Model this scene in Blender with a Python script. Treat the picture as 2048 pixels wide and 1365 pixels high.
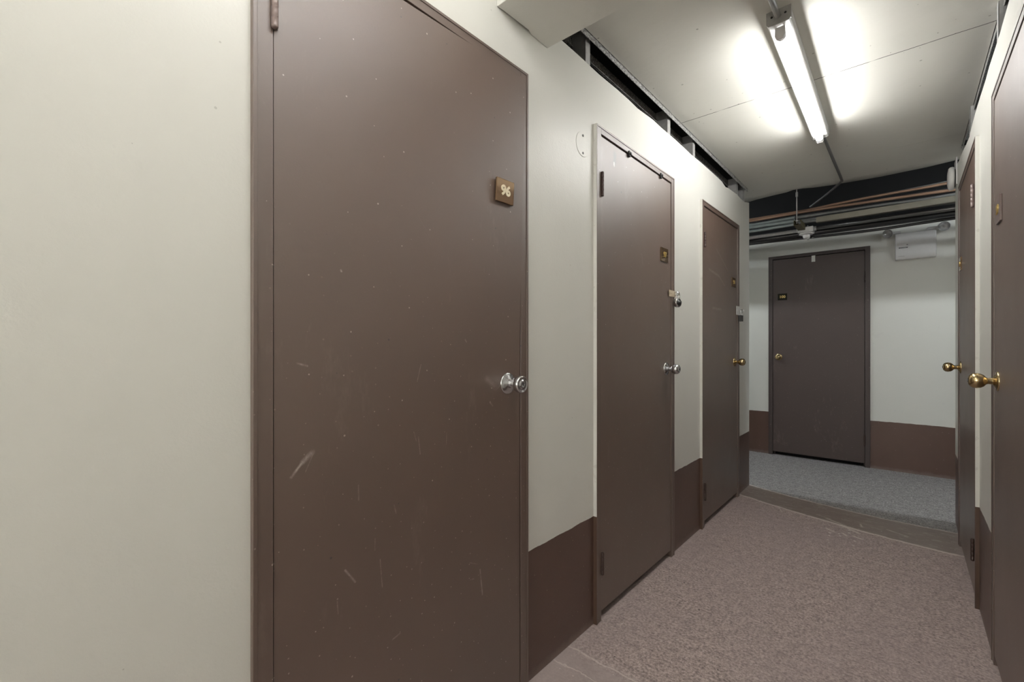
import bpy, bmesh, math, random
from mathutils import Vector, Matrix

for o in list(bpy.data.objects):
    bpy.data.objects.remove(o, do_unlink=True)
SC = bpy.context.scene
COL = SC.collection
PI = math.pi

# ------------------------------------------------------------------ camera
cam_d = bpy.data.cameras.new('camera')
cam_d.sensor_width = 36.0
cam_d.lens = 898.0 / 2048.0 * 36.0
cam_d.shift_y = 8.5 / 2048.0
cam_d.clip_start = 0.02
cam = bpy.data.objects.new('camera', cam_d)
COL.objects.link(cam)
cam.location = (0.944, 0.0, 1.12)
cam.rotation_euler = (PI / 2, 0, math.atan(788 / 898.0))
SC.camera = cam

# ------------------------------------------------------------------ world, exposure
w = bpy.data.worlds.new('world')
SC.world = w
w.use_nodes = True
w.node_tree.nodes['Background'].inputs[0].default_value = (0.0, 0.0, 0.0, 1)
w.node_tree.nodes['Background'].inputs[1].default_value = 0.0
SC.view_settings.view_transform = 'Standard'
SC.view_settings.look = 'None'
SC.view_settings.exposure = 0.17
SC.view_settings.gamma = 1.0
SC.view_settings.use_curve_mapping = False
TUBE_MAIN = 58.0      # emission of the fluorescent tubes
TUBE_TOP_UNSEEN = 42.0  # unseen tube overhead, lifts the overall brightness
TUBE_END_FILL = 215.0  # added fill tube behind the viewer
TUBE_SIDE_UNSEEN = 105.0  # unseen tubes in the side passages, the right one purely fill

# ------------------------------------------------------------------ node helpers
class NT:
    def __init__(s, name):
        s.m = bpy.data.materials.new(name)
        s.m.use_nodes = True
        s.t = s.m.node_tree
        s.b = s.t.nodes['Principled BSDF']
        s.co = None

    def n(s, ty, **kw):
        nd = s.t.nodes.new(ty)
        for k, v in kw.items():
            setattr(nd, k, v)
        return nd

    def l(s, a, b):
        s.t.links.new(a, b)

    def setin(s, sock, v):
        if hasattr(v, 'links') or isinstance(v, bpy.types.NodeSocket):
            s.l(v, sock)
        else:
            sock.default_value = v

    def coord(s):
        if s.co is None:
            s.co = s.n('ShaderNodeNewGeometry').outputs['Position']
        return s.co

    def math(s, op, a, b=0.0, clamp=False):
        nd = s.n('ShaderNodeMath', operation=op)
        nd.use_clamp = clamp
        s.setin(nd.inputs[0], a)
        s.setin(nd.inputs[1], b)
        return nd.outputs[0]

    def vmath(s, op, a, b=None, scale=None):
        nd = s.n('ShaderNodeVectorMath', operation=op)
        s.setin(nd.inputs[0], a)
        if b is not None:
            s.setin(nd.inputs[1], b)
        if scale is not None:
            s.setin(nd.inputs['Scale'], scale)
        return nd.outputs['Value'] if op in ('DOT_PRODUCT', 'LENGTH', 'DISTANCE') else nd.outputs[0]

    def sep(s, v):
        nd = s.n('ShaderNodeSeparateXYZ')
        s.l(v, nd.inputs[0])
        return nd.outputs

    def noise(s, scale, detail=4, rough=0.55, vec=None, dist=0.0, stretch=None, off=(0, 0, 0)):
        v = vec if vec is not None else s.coord()
        if stretch or off != (0, 0, 0):
            mp = s.n('ShaderNodeMapping')
            s.l(v, mp.inputs[0])
            mp.inputs['Location'].default_value = off
            if stretch:
                mp.inputs['Scale'].default_value = stretch
            v = mp.outputs[0]
        nd = s.n('ShaderNodeTexNoise')
        s.l(v, nd.inputs['Vector'])
        nd.inputs['Scale'].default_value = scale
        nd.inputs['Detail'].default_value = detail
        nd.inputs['Roughness'].default_value = rough
        nd.inputs['Distortion'].default_value = dist
        return nd.outputs[0]

    def ramp(s, fac, stops, interp='LINEAR'):
        nd = s.n('ShaderNodeValToRGB')
        nd.color_ramp.interpolation = interp
        e = nd.color_ramp.elements
        while len(e) < len(stops):
            e.new(0.5)
        for i, (p, c) in enumerate(stops):
            e[i].position = p
            e[i].color = tuple(c) + (1,) if len(c) == 3 else c
        s.l(fac, nd.inputs[0])
        return nd.outputs[0]

    def step(s, fac, a, b):
        nd = s.n('ShaderNodeMapRange')
        nd.clamp = True
        s.setin(nd.inputs['Value'], fac)
        nd.inputs['From Min'].default_value = a
        nd.inputs['From Max'].default_value = b
        return nd.outputs[0]

    def mix(s, fac, a, b, mode='MIX'):
        nd = s.n('ShaderNodeMix', data_type='RGBA', blend_type=mode)
        s.setin(nd.inputs[0], fac)
        for sock, v in ((nd.inputs[6], a), (nd.inputs[7], b)):
            if isinstance(v, tuple) and len(v) == 3:
                v = v + (1,)
            s.setin(sock, v)
        return nd.outputs[2]

    def specks(s, scale, radius, keep, off=(0, 0, 0), plane='v'):
        """small random dots in the plane of the surface: 1 inside a dot"""
        q = s.sep(s.coord())
        cb = s.n('ShaderNodeCombineXYZ')
        if plane == 'v':
            s.l(s.math('ADD', q[0], q[1]), cb.inputs[0]); s.l(q[2], cb.inputs[1])
        else:
            s.l(q[0], cb.inputs[0]); s.l(q[1], cb.inputs[1])
        mp = s.n('ShaderNodeMapping')
        s.l(cb.outputs[0], mp.inputs[0])
        mp.inputs['Location'].default_value = off
        wob = s.noise(scale * 5, 2, vec=mp.outputs[0])
        vo = s.n('ShaderNodeTexVoronoi', voronoi_dimensions='2D')
        vo.inputs['Scale'].default_value = scale
        s.l(mp.outputs[0], vo.inputs['Vector'])
        c = s.sep(vo.outputs['Color'])
        rad = s.math('MULTIPLY', s.math('ADD', s.math('MULTIPLY', c[1], 0.9), 0.35), radius)
        d = s.math('ADD', vo.outputs['Distance'], s.math('MULTIPLY', s.math('SUBTRACT', wob, 0.5), radius * 1.4))
        inside = s.math('LESS_THAN', d, rad)
        pick = s.math('GREATER_THAN', c[0], 1.0 - keep)
        return s.math('MULTIPLY', inside, pick)

    def segment(s, a, b, wdt, soft=1.0):
        """stroke from a to b (object coordinates), broken up by noise"""
        a = Vector(a); b = Vector(b); ba = b - a
        pa = s.vmath('SUBTRACT', s.coord(), tuple(a))
        h = s.math('DIVIDE', s.vmath('DOT_PRODUCT', pa, tuple(ba)), max(ba.length_squared, 1e-6), True)
        d = s.vmath('LENGTH', s.vmath('SUBTRACT', pa, s.vmath('SCALE', tuple(ba), scale=h)))
        return s.step(d, wdt, wdt * (1 - soft) if soft < 1 else 0.0)

    def bump(s, h, strength, dist=0.01, prev=None):
        nd = s.n('ShaderNodeBump')
        nd.inputs['Strength'].default_value = strength
        nd.inputs['Distance'].default_value = dist
        s.l(h, nd.inputs['Height'])
        if prev is not None:
            s.l(prev, nd.inputs['Normal'])
        return nd.outputs[0]

    def out(s, color=None, rough=None, metal=None, normal=None, **kw):
        b = s.b
        if color is not None:
            if isinstance(color, tuple) and len(color) == 3:
                color = color + (1,)
            s.setin(b.inputs['Base Color'], color)
        if rough is not None:
            s.setin(b.inputs['Roughness'], rough)
        if metal is not None:
            b.inputs['Metallic'].default_value = metal
        if normal is not None:
            s.l(normal, b.inputs['Normal'])
        for k, v in kw.items():
            s.setin(b.inputs[k.replace('_', ' ')], v)
        return s.m


WALL = (0.720, 0.716, 0.662)
BROWN = (0.104, 0.063, 0.044)
BAND = (0.105, 0.060, 0.045)

def m_wall(name, base=WALL, band=True, rough=0.38, band_z=0.433):
    t = NT(name)
    big = t.noise(1.3, 4)
    col = t.mix(big, tuple(c * 0.93 for c in base), tuple(min(1, c * 1.06) for c in base))
    tiny = t.specks(7, 0.014, 0.35)
    col = t.mix(t.math('MULTIPLY', tiny, 0.35), col, (0.25, 0.24, 0.20))
    smudge = t.step(t.noise(6, 5, 0.7, off=(3, 1, 2)), 0.66, 0.80)
    col = t.mix(t.math('MULTIPLY', smudge, 0.18), col, (0.40, 0.40, 0.38))
    if band:
        z = t.sep(t.coord())[2]
        zz = t.math('ADD', z, t.math('MULTIPLY', t.math('SUBTRACT', t.noise(14, 4), 0.5), 0.010))
        m = t.math('LESS_THAN', zz, band_z)
        bn = t.mix(t.noise(5, 5), tuple(c * 0.88 for c in BAND), tuple(c * 1.15 for c in BAND))
        chips = t.specks(26, 0.045, 0.22, (5, 5, 0))
        bn = t.mix(t.math('MULTIPLY', chips, 0.6), bn, (0.35, 0.28, 0.24))
        dust = t.step(t.math('ADD', z, t.math('MULTIPLY', t.noise(20, 4), -0.04)), 0.012, -0.02)
        bn = t.mix(t.math('MULTIPLY', dust, 0.7), bn, (0.22, 0.17, 0.15))
        col = t.mix(m, col, bn)
    h = t.noise(160, 3, 0.6)
    n1 = t.bump(h, 0.10, 0.004)
    n2 = t.bump(t.noise(9, 3), 0.12, 0.01, n1)
    n3 = t.bump(t.specks(11, 0.035, 0.30, (2, 7, 0)), 0.8, 0.0015, n2)
    return t.out(col, rough, normal=n3, Specular_IOR_Level=0.5)

def m_ceiling(name):
    t = NT(name)
    base = (0.74, 0.735, 0.675)
    col = t.mix(t.noise(1.8, 5), tuple(c * 0.93 for c in base), tuple(c * 1.05 for c in base))
    xyz = t.sep(t.coord())
    y = xyz[1]
    wob = t.math('MULTIPLY', t.math('SUBTRACT', t.noise(6, 3), 0.5), 0.010)
    # dark open joint and a light filled joint between the boards
    d1 = t.math('ABSOLUTE', t.math('SUBTRACT', t.math('ADD', y, wob), 2.497))
    j1 = t.math('MULTIPLY', t.math('LESS_THAN', d1, 0.0022), t.step(t.noise(5, 3, off=(1, 2, 3)), 0.40, 0.46))
    col = t.mix(j1, col, (0.05, 0.05, 0.045))
    d2 = t.math('ABSOLUTE', t.math('SUBTRACT', t.math('ADD', y, wob), 3.685))
    j2 = t.step(d2, 0.006, 0.001)
    dents = t.specks(6, 0.022, 0.35, (1.3, 4.2, 0), 'h')
    col = t.mix(t.math('MULTIPLY', dents, 0.5), col, (0.15, 0.14, 0.11))
    near_j = t.step(d1, 0.16, 0.03)
    dd = t.math('MULTIPLY', t.specks(20, 0.05, 0.30, (0.3, 4.2, 0), 'h'), near_j)
    col = t.mix(t.math('MULTIPLY', dd, 0.7), col, (0.10, 0.09, 0.07))
    # soot along the ragged far edge
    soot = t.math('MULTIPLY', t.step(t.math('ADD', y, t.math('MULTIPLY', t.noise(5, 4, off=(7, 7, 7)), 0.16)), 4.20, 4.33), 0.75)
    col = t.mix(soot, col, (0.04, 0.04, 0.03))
    n1 = t.bump(t.noise(120, 3), 0.08, 0.004)
    n2 = t.bump(j2, 0.5, 0.003, n1)
    n3 = t.bump(t.noise(5, 3), 0.2, 0.02, n2)
    return t.out(col, 0.55, normal=n3, Specular_IOR_Level=0.4)

def m_door(name, marks=(), tone=1.0, rough=0.50, base=BROWN, dots=1.0, spots=(), bmp=1.0, spec=1.0):
    t = NT(name)
    b = tuple(c * tone for c in base)
    col = t.mix(t.noise(2.2, 5), tuple(c * 0.86 for c in b), tuple(c * 1.16 for c in b))
    sc = t.step(t.noise(7, 6, 0.75, stretch=(1, 1, 0.35), off=(2, 3, 4)), 0.60, 0.78)
    col = t.mix(t.math('MULTIPLY', sc, 0.30), col, (0.30, 0.25, 0.21))
    z = t.sep(t.coord())[2]
    low = t.step(z, 1.5, 0.3)
    k = t.math('MULTIPLY', t.specks(13, 0.022, 0.42), 0.75 * dots)
    k2 = t.math('MULTIPLY', t.math('MULTIPLY', t.specks(30, 0.045, 0.35, (4, 1, 0)), low), 0.6 * dots)
    col = t.mix(t.math('MAXIMUM', k, k2), col, (0.50, 0.43, 0.37))
    col = t.mix(t.math('MULTIPLY', t.specks(6, 0.012, 0.30, (9, 2, 0)), 0.8), col, (0.012, 0.01, 0.01))
    if marks:
        brk = t.step(t.noise(38, 6, 0.8, dist=1.5), 0.34, 0.60)
        for (a, e, wd, amt) in marks:
            g = t.math('MULTIPLY', t.math('MULTIPLY', t.segment(a, e, wd), brk), amt)
            col = t.mix(g, col, (0.55, 0.49, 0.44))
    for (a, e, wd, c) in spots:
        col = t.mix(t.segment(a, e, wd), col, c)
    rg = t.math('ADD', t.math('MULTIPLY', t.noise(5, 5, off=(1, 9, 1)), 0.16), rough - 0.08)
    n1 = t.bump(t.noise(210, 2), 0.07 * bmp, 0.003)
    n2 = t.bump(t.noise(6, 3), 0.10 * bmp, 0.008, n1)
    return t.out(col, rg, normal=n2, Specular_IOR_Level=spec, Coat_Weight=0.8 if spec > 0.9 else 0.0, Coat_Roughness=0.48, Coat_IOR=1.6)

def m_floor(name):
    t = NT(name)
    xyz = t.sep(t.coord())
    x, y = xyz[0], xyz[1]
    base = (0.42, 0.335, 0.31)
    fine = t.noise(100, 4, 0.75)
    mid = t.noise(26, 5, 0.65)
    grain = t.math('ADD', t.math('MULTIPLY', fine, 0.75), t.math('MULTIPLY', mid, 0.25))
    col = t.ramp(grain, [(0.38, tuple(c * 0.42 for c in base)), (0.50, base), (0.62, (0.66, 0.56, 0.53))])
    wear = t.step(t.noise(1.7, 4, off=(3, 3, 3)), 0.40, 0.65)
    col = t.mix(t.math('MULTIPLY', wear, 0.45), col, (0.38, 0.31, 0.305))
    wob = t.math('MULTIPLY', t.math('SUBTRACT', t.noise(9, 5, 0.7), 0.5), 0.05)
    x2 = t.math('MULTIPLY', x, x)
    def curve(c0, c1, c2):
        return t.math('ADD', t.math('ADD', c0, t.math('MULTIPLY', x, c1)), t.math('ADD', t.math('MULTIPLY', x2, c2), wob))
    f1 = curve(3.66, -0.42, 0.14)
    f2 = curve(3.97, -0.42, 0.20)
    # far corridor: greyer sheet
    far = t.math('GREATER_THAN', y, f2)
    gcol = t.ramp(grain, [(0.40, (0.11, 0.105, 0.102)), (0.50, (0.28, 0.27, 0.265)), (0.60, (0.50, 0.485, 0.475))])
    col = t.mix(far, col, gcol)
    # smooth patch between the two lines
    strip = t.math('MULTIPLY', t.math('GREATER_THAN', y, f1), t.math('SUBTRACT', 1.0, far))
    sm = t.mix(t.noise(7, 5), (0.21, 0.165, 0.14), (0.28, 0.23, 0.205))
    scuff = t.step(t.noise(11, 6, 0.8, stretch=(1, 2.2, 1), off=(2, 0, 0)), 0.53, 0.62)
    sm = t.mix(t.math('MULTIPLY', scuff, 0.6), sm, (0.42, 0.38, 0.34))
    col = t.mix(strip, col, sm)
    # near smooth area with two cracks
    c1 = t.math('ADD', 1.395, t.math('MULTIPLY', wob, 0.9))
    c2 = t.math('ADD', 1.305, t.math('MULTIPLY', wob, 1.2))
    near = t.step(t.math('SUBTRACT', y, c1), 0.03, -0.03)
    nn = t.mix(t.noise(12, 6, 0.7), (0.33, 0.27, 0.25), (0.50, 0.425, 0.41))
    col = t.mix(t.math('MULTIPLY', near, 0.85), col, nn)
    lines = None
    for f, wd, amt in ((f1, 0.017, 1.0), (f2, 0.016, 0.7), (c1, 0.006, 0.7), (c2, 0.005, 0.7)):
        g = t.math('MULTIPLY', t.step(t.math('ABSOLUTE', t.math('SUBTRACT', y, f)), wd, 0.0), amt)
        lines = g if lines is None else t.math('MAXIMUM', lines, g)
    lines = t.math('MULTIPLY', lines, t.step(t.noise(30, 4), 0.28, 0.42))
    col = t.mix(lines, col, (0.72, 0.65, 0.60))
    brk = t.step(t.noise(55, 5, 0.8, dist=1.0), 0.36, 0.52)
    for (a, e, wd, amt) in (((.56, 3.52), (.66, 3.46), .010, .8), ((.64, 3.45), (.73, 3.37), .014, 1.1), ((.70, 3.42), (.80, 3.40), .008, .7),
                            ((.50, 3.56), (.58, 3.53), .006, .6), ((.86, 3.55), (.95, 3.50), .010, .6), ((.73, 3.55), (.74, 3.50), .008, .7),
                            ((.66, 3.31), (.68, 3.28), .010, 1.2), ((.58, 3.33), (.62, 3.30), .012, 1.0), ((.71, 3.30), (.75, 3.28), .010, 1.2), ((.28, 3.55), (.32, 3.46), .007, .6)):
        g = t.math('MULTIPLY', t.math('MULTIPLY', t.segment(a + (0,), e + (0,), wd), brk), amt, True)
        col = t.mix(g, col, (0.72, 0.67, 0.60))
    # spilled white specks around one spot and few elsewhere
    dd = t.vmath('DISTANCE', t.coord(), (0.64, 3.26, 0.0))
    sp = t.math('MULTIPLY', t.specks(26, 0.17, 0.35, (1, 2, 0), 'h'), t.step(dd, 0.24, 0.06))
    col = t.mix(sp, col, (0.75, 0.72, 0.66))
    col = t.mix(t.math('MULTIPLY', t.specks(20, 0.06, 0.35, (5, 2, 0), 'h'), 0.7), col, (0.62, 0.58, 0.54))
    col = t.mix(t.math('MULTIPLY', t.specks(6, 0.02, 0.30, (8, 2, 0), 'h'), 0.8), col, (0.02, 0.015, 0.015))
    # dust by the walls
    ew = t.math('MINIMUM', x, t.math('SUBTRACT', 1.178, x))
    dust = t.math('MULTIPLY', t.step(t.math('ADD', ew, t.math('MULTIPLY', t.noise(18, 4), 0.06)), 0.075, 0.02), t.math('SUBTRACT', 1.0, far))
    col = t.mix(t.math('MULTIPLY', dust, 0.45), col, (0.46, 0.39, 0.37))
    smooth = t.math('MAXIMUM', strip, near)
    hs = t.math('MULTIPLY', grain, t.math('SUBTRACT', 1.0, t.math('MULTIPLY', smooth, 0.8)))
    n1 = t.bump(hs, 0.55, 0.008)
    n2 = t.bump(lines, 0.4, 0.004, n1)
    rg = t.math('SUBTRACT', 0.56, t.math('MULTIPLY', smooth, 0.14))
    return t.out(col, rg, normal=n2, Specular_IOR_Level=0.45)

def m_plain(name, col, rough=0.5, metal=0.0, nz=0.12, scale=30, bump=0.0, **kw):
    t = NT(name)
    c = t.mix(t.noise(scale, 4), tuple(v * (1 - nz) for v in col), tuple(min(1, v * (1 + nz)) for v in col))
    nrm = t.bump(t.noise(scale * 4, 3), bump, 0.003) if bump else None
    return t.out(c, rough, metal, nrm, **kw)

def m_emit(name, col, strength):
    t = NT(name)
    return t.out((0.9, 0.9, 0.9), 0.4, Emission_Color=col + (1,), Emission_Strength=strength)

M = {}
M['wall'] = m_wall('cream wall paint')
M['wallplain'] = m_wall('cream paint', band=False)
M['ceiling'] = m_ceiling('ceiling paint')
M['floor'] = m_floor('painted concrete floor')
M['dark'] = m_plain('void shade black', (0.004, 0.004, 0.004), 0.95, bump=0.2)  # near-black colour stands for shade in the closed-off spaces
M['gypsum'] = m_plain('gypsum edge', (0.42, 0.40, 0.36), 0.9)
M['chrome'] = m_plain('satin chrome', (0.62, 0.62, 0.63), 0.20, 1.0, 0.05)
M['brass'] = m_plain('worn brass', (0.56, 0.43, 0.23), 0.24, 1.0, 0.16, 60)
M['galv'] = m_plain('galvanized steel', (0.50, 0.50, 0.49), 0.38, 0.45, 0.22, 60)
M['galvdark'] = m_plain('dull conduit steel', (0.19, 0.19, 0.185), 0.38, 0.8, 0.18, 40)
M['hinge'] = m_plain('dark hinge', (0.05, 0.028, 0.022), 0.4, 0.2)
M['hingelight'] = m_plain('painted hinge', (0.20, 0.15, 0.135), 0.32, 0.1)
M['plate'] = m_plain('glossy brown plate', (0.22, 0.145, 0.085), 0.04, 0.70, 0.05)
M['platedark'] = m_plain('glossy black plate', (0.018, 0.016, 0.010), 0.08)
M['digit'] = m_plain('pale gold digits', (0.86, 0.76, 0.55), 0.35, 0.0, 0.04)
M['digitgold'] = m_plain('gold digits', (0.72, 0.55, 0.20), 0.28, 0.7, 0.04)
M['whiteplastic'] = m_plain('white plastic', (0.74, 0.73, 0.72), 0.4, 0, 0.03)
M['whitemetal'] = m_plain('white enamel', (0.74, 0.74, 0.72), 0.35, 0, 0.03)
M['glass'] = m_plain('lamp reflector', (0.72, 0.72, 0.70), 0.2, 0.6, 0.6, 30)
M['lens'] = NT('clear lens').out((0.95, 0.95, 0.95), 0.08, Alpha=0.10)
M['ink'] = m_plain('black ink', (0.02, 0.02, 0.02), 0.5)
M['greyink'] = m_plain('grey ink', (0.32, 0.31, 0.31), 0.5)
M['paper'] = m_plain('white paper', (0.75, 0.75, 0.70), 0.7)
M['copper'] = m_plain('tan cable jacket', (0.30, 0.185, 0.125), 0.42, 0.0, 0.2, 12)
M['blackcable'] = m_plain('black cable jacket', (0.02, 0.02, 0.022), 0.35)
M['greycable'] = m_plain('grey cable jacket', (0.16, 0.165, 0.165), 0.4, 0.0, 0.35, 25)
M['bluegrey'] = m_plain('blue grey duct', (0.26, 0.30, 0.30), 0.4, 0.2, 0.25, 25)
M['olive'] = m_plain('olive strut', (0.115, 0.10, 0.05), 0.6, 0.2, 0.3)
M['cardboard'] = m_plain('brown board', (0.12, 0.055, 0.022), 0.7)
M['tube_main'] = m_emit('lit tube', (1.0, 0.985, 0.97), TUBE_MAIN)
M['tube_top_unseen'] = m_emit('unseen top tube', (1.0, 0.98, 0.97), TUBE_TOP_UNSEEN)
M['tube_end_fill'] = m_emit('added end tube', (1.0, 0.98, 0.97), TUBE_END_FILL)
M['tube_side_unseen'] = m_emit('unseen side tube', (0.90, 0.96, 1.0), TUBE_SIDE_UNSEEN)
M['lockdark'] = m_plain('black lock dial', (0.03, 0.03, 0.03), 0.25)

# ------------------------------------------------------------------ mesh helpers
def bx(bm, x0, x1, y0, y1, z0, z1, mi=0):
    vs = [bm.verts.new((x, y, z)) for x in (x0, x1) for y in (y0, y1) for z in (z0, z1)]
    fs = [(0, 1, 3, 2), (4, 6, 7, 5), (0, 4, 5, 1), (2, 3, 7, 6), (0, 2, 6, 4), (1, 5, 7, 3)]
    out = []
    for f in fs:
        fc = bm.faces.new([vs[i] for i in f])
        fc.material_index = mi
        out.append(fc)
    return out

def prism(bm, pts, axis, a0, a1, mi=0):
    """pts 2D polygon in the two other axes (in xyz order), extruded along axis"""
    def mk(p, a):
        v = list(p); v.insert(axis, a)
        return bm.verts.new(v)
    A = [mk(p, a0) for p in pts]; B = [mk(p, a1) for p in pts]
    fs = [bm.faces.new(A), bm.faces.new(list(reversed(B)))]
    n = len(pts)
    for i in range(n):
        fs.append(bm.faces.new((A[i], B[i], B[(i + 1) % n], A[(i + 1) % n])))
    for f in fs:
        f.material_index = mi
    return fs

def lathe(bm, prof, mtx, seg=28, mi=0, smooth=True):
    """prof: list of (r, h) along local Z"""
    rings = []
    for r, h in prof:
        if r < 1e-6:
            rings.append([bm.verts.new(mtx @ Vector((0, 0, h)))])
        else:
            rings.append([bm.verts.new(mtx @ Vector((r * math.cos(2 * PI * i / seg), r * math.sin(2 * PI * i / seg), h))) for i in range(seg)])
    for a, b in zip(rings, rings[1:]):
        for i in range(seg):
            j = (i + 1) % seg
            if len(a) == 1 and len(b) == 1:
                continue
            if len(a) == 1:
                f = bm.faces.new((a[0], b[i], b[j]))
            elif len(b) == 1:
                f = bm.faces.new((a[i], b[0], a[j]))
            else:
                f = bm.faces.new((a[i], b[i], b[j], a[j]))
            f.smooth = smooth
            f.material_index = mi

def axis_m(o, d):
    d = Vector(d).normalized()
    return Matrix.Translation(Vector(o)) @ d.to_track_quat('Z', 'Y').to_matrix().to_4x4()

def smooth_path(pts, n=8):
    P = [Vector(p) for p in pts]
    if len(P) < 3:
        return P
    out = []
    Q = [P[0]] + P + [P[-1]]
    for i in range(1, len(Q) - 2):
        a, b, c, d = Q[i - 1], Q[i], Q[i + 1], Q[i + 2]
        for k in range(n):
            t = k / n
            out.append(0.5 * ((2 * b) + (c - a) * t + (2 * a - 5 * b + 4 * c - d) * t * t + (3 * b - a - 3 * c + d) * t ** 3))
    out.append(P[-1])
    return out

def tube(bm, pts, r, seg=12, n=8, smooth=True, flat=1.0):
    P = smooth_path(pts, n) if smooth else [Vector(p) for p in pts]
    rings = []
    up = None
    for i, p in enumerate(P):
        d = (P[min(i + 1, len(P) - 1)] - P[max(i - 1, 0)]).normalized()
        if up is None:
            up = Vector((0, 0, 1)) if abs(d.z) < 0.9 else Vector((1, 0, 0))
        s = d.cross(up).normalized()
        u = s.cross(d).normalized()
        up = u
        rings.append([bm.verts.new(p + (s * math.cos(2 * PI * k / seg) * flat + u * math.sin(2 * PI * k / seg)) * r) for k in range(seg)])
    for a, b in zip(rings, rings[1:]):
        for k in range(seg):
            f = bm.faces.new((a[k], a[(k + 1) % seg], b[(k + 1) % seg], b[k]))
            f.smooth = True
    bm.faces.new(list(reversed(rings[0]))); bm.faces.new(rings[-1])

def obj(name, bm, mats, parent=None, bevel=0.0, seg=2):
    bmesh.ops.recalc_face_normals(bm, faces=bm.faces[:])
    me = bpy.data.meshes.new(name)
    bm.to_mesh(me); bm.free()
    if not isinstance(mats, (list, tuple)):
        mats = [mats]
    for m in mats:
        me.materials.append(m)
    o = bpy.data.objects.new(name, me)
    COL.objects.link(o)
    if parent is not None:
        o.parent = parent
        # children carry world coordinates: undo the parent's placement
        W = Matrix.Identity(4)
        p = parent
        while p is not None:
            W = Matrix.Translation(p.location) @ W if p.parent is None else Matrix.Translation(p.location) @ W
            p = p.parent
        o.data.transform(W.inverted())
    if bevel:
        b = o.modifiers.new('bevel', 'BEVEL')
        b.width = bevel; b.segments = seg; b.limit_method = 'ANGLE'
    return o

def NB():
    return bmesh.new()

def tag(o, label=None, cat=None, group=None, kind=None):
    if label: o['label'] = label
    if cat: o['category'] = cat
    if group: o['group'] = group
    if kind: o['kind'] = kind
    return o

def thing(name, label, cat, loc=(0, 0, 0), group=None, kind=None):
    o = bpy.data.objects.new(name, None)
    o.empty_display_size = 0.05
    COL.objects.link(o)
    o.location = loc
    return tag(o, label, cat, group, kind)

def struct(name, bm, m, label=None, cat=None, bevel=0.0):
    o = obj(name, bm, m, None, bevel)
    return tag(o, label, cat, None, 'structure')

def text_mesh(name, body, size, mtx, mat, parent, depth=0.0015, bold=0.0, xs=1.0, space=1.0):
    cu = bpy.data.curves.new('text', 'FONT')
    cu.body = body; cu.size = size; cu.extrude = depth; cu.offset = bold
    cu.align_x = 'CENTER'; cu.align_y = 'CENTER'; cu.space_character = space
    cu.resolution_u = 4
    tmp = bpy.data.objects.new('text_tmp', cu)
    COL.objects.link(tmp)
    bpy.context.view_layer.update()
    dg = bpy.context.evaluated_depsgraph_get()
    me = bpy.data.meshes.new_from_object(tmp.evaluated_get(dg))
    bpy.data.objects.remove(tmp, do_unlink=True)
    bm = NB(); bm.from_mesh(me)
    bpy.data.meshes.remove(me)
    bmesh.ops.transform(bm, matrix=mtx @ Matrix.Diagonal((xs, 1, 1, 1)), verts=bm.verts)
    for f in bm.faces:
        f.material_index = 0
    return obj(name, bm, mat, parent)

def face_matrix(origin, normal):
    """local X to the reader's right, Y up, Z out of the surface"""
    n = Vector(normal).normalized(); up = Vector((0, 0, 1)); r = up.cross(n).normalized(); up = n.cross(r).normalized()
    m = Matrix((r, up, n)).transposed().to_4x4()
    m.translation = Vector(origin)
    return m

# ------------------------------------------------------------------ structure
XR = 1.178            # right wall face
CZ = 2.355            # ceiling
YE = 3.955            # end of the left wall
YER = 3.972           # end of the right wall
YF = 5.24             # far wall face
FT = 2.009            # top of every door frame

bm = NB(); bx(bm, -3.2, 3.0, -2.7, 5.6, -0.12, 0.0)
struct('floor', bm, M['floor'], 'worn brown painted concrete floor with greyer far section', 'floor')

def wall_with_openings(bm, xa, xb, y0, y1, z1f, ops):
    """wall slab between xa and xb; ops: (ya, yb, zt); z1f: list of (y, z) top profile"""
    def topz(y):
        for (ya, za), (yb, zb) in zip(z1f, z1f[1:]):
            if ya <= y <= yb:
                return za + (zb - za) * (y - ya) / max(yb - ya, 1e-9)
        return z1f[-1][1]
    ys = sorted(set([y0, y1] + [p[0] for p in z1f if y0 < p[0] < y1] + [v for o in ops for v in o[:2]]))
    for a, b in zip(ys, ys[1:]):
        zb = 0.0
        for o in ops:
            if a >= o[0] - 1e-6 and b <= o[1] + 1e-6:
                zb = o[2]
        e = 1e-5
        prism(bm, [(a, zb), (b, zb), (b, topz(b - e)), (a, topz(a + e))], 0, xa, xb)
    bmesh.ops.remove_doubles(bm, verts=bm.verts, dist=1e-5)

random.seed(4)
D96 = (0.316, 1.142); D97 = (1.573, 2.373); D98 = (2.812, 3.615)
R5 = (2.735, 3.557); R6 = (1.508, 2.33)
prof = [(-2.7, CZ + .02), (1.27, CZ + .02), (1.2701, 2.232)]
y = 1.38
while y < 3.9:
    prof.append((y, 2.237 + random.uniform(-0.006, 0.005) + (0.0 if random.random() < .8 else -0.012)))
    y += random.uniform(0.06, 0.2)
prof.append((YE, 2.262))
bm = NB()
g = 0.02
wall_with_openings(bm, -0.013, 0.0, -2.7, YE, prof, [(D[0] + g, D[1] - g, FT - g) for D in (D96, D97, D98)])
struct('wall_left', bm, M['wall'], 'cream corridor wall with brown lower band, open gap at its top', 'wall')
# end face of the left partition and its return along the cross corridor
bm = NB(); bx(bm, -3.2, -0.0131, YE - 0.012, YE, 0, 2.262)
struct('wall_return_left', bm, M['wall'], 'cream wall turning the corner on the left', 'wall')

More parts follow.
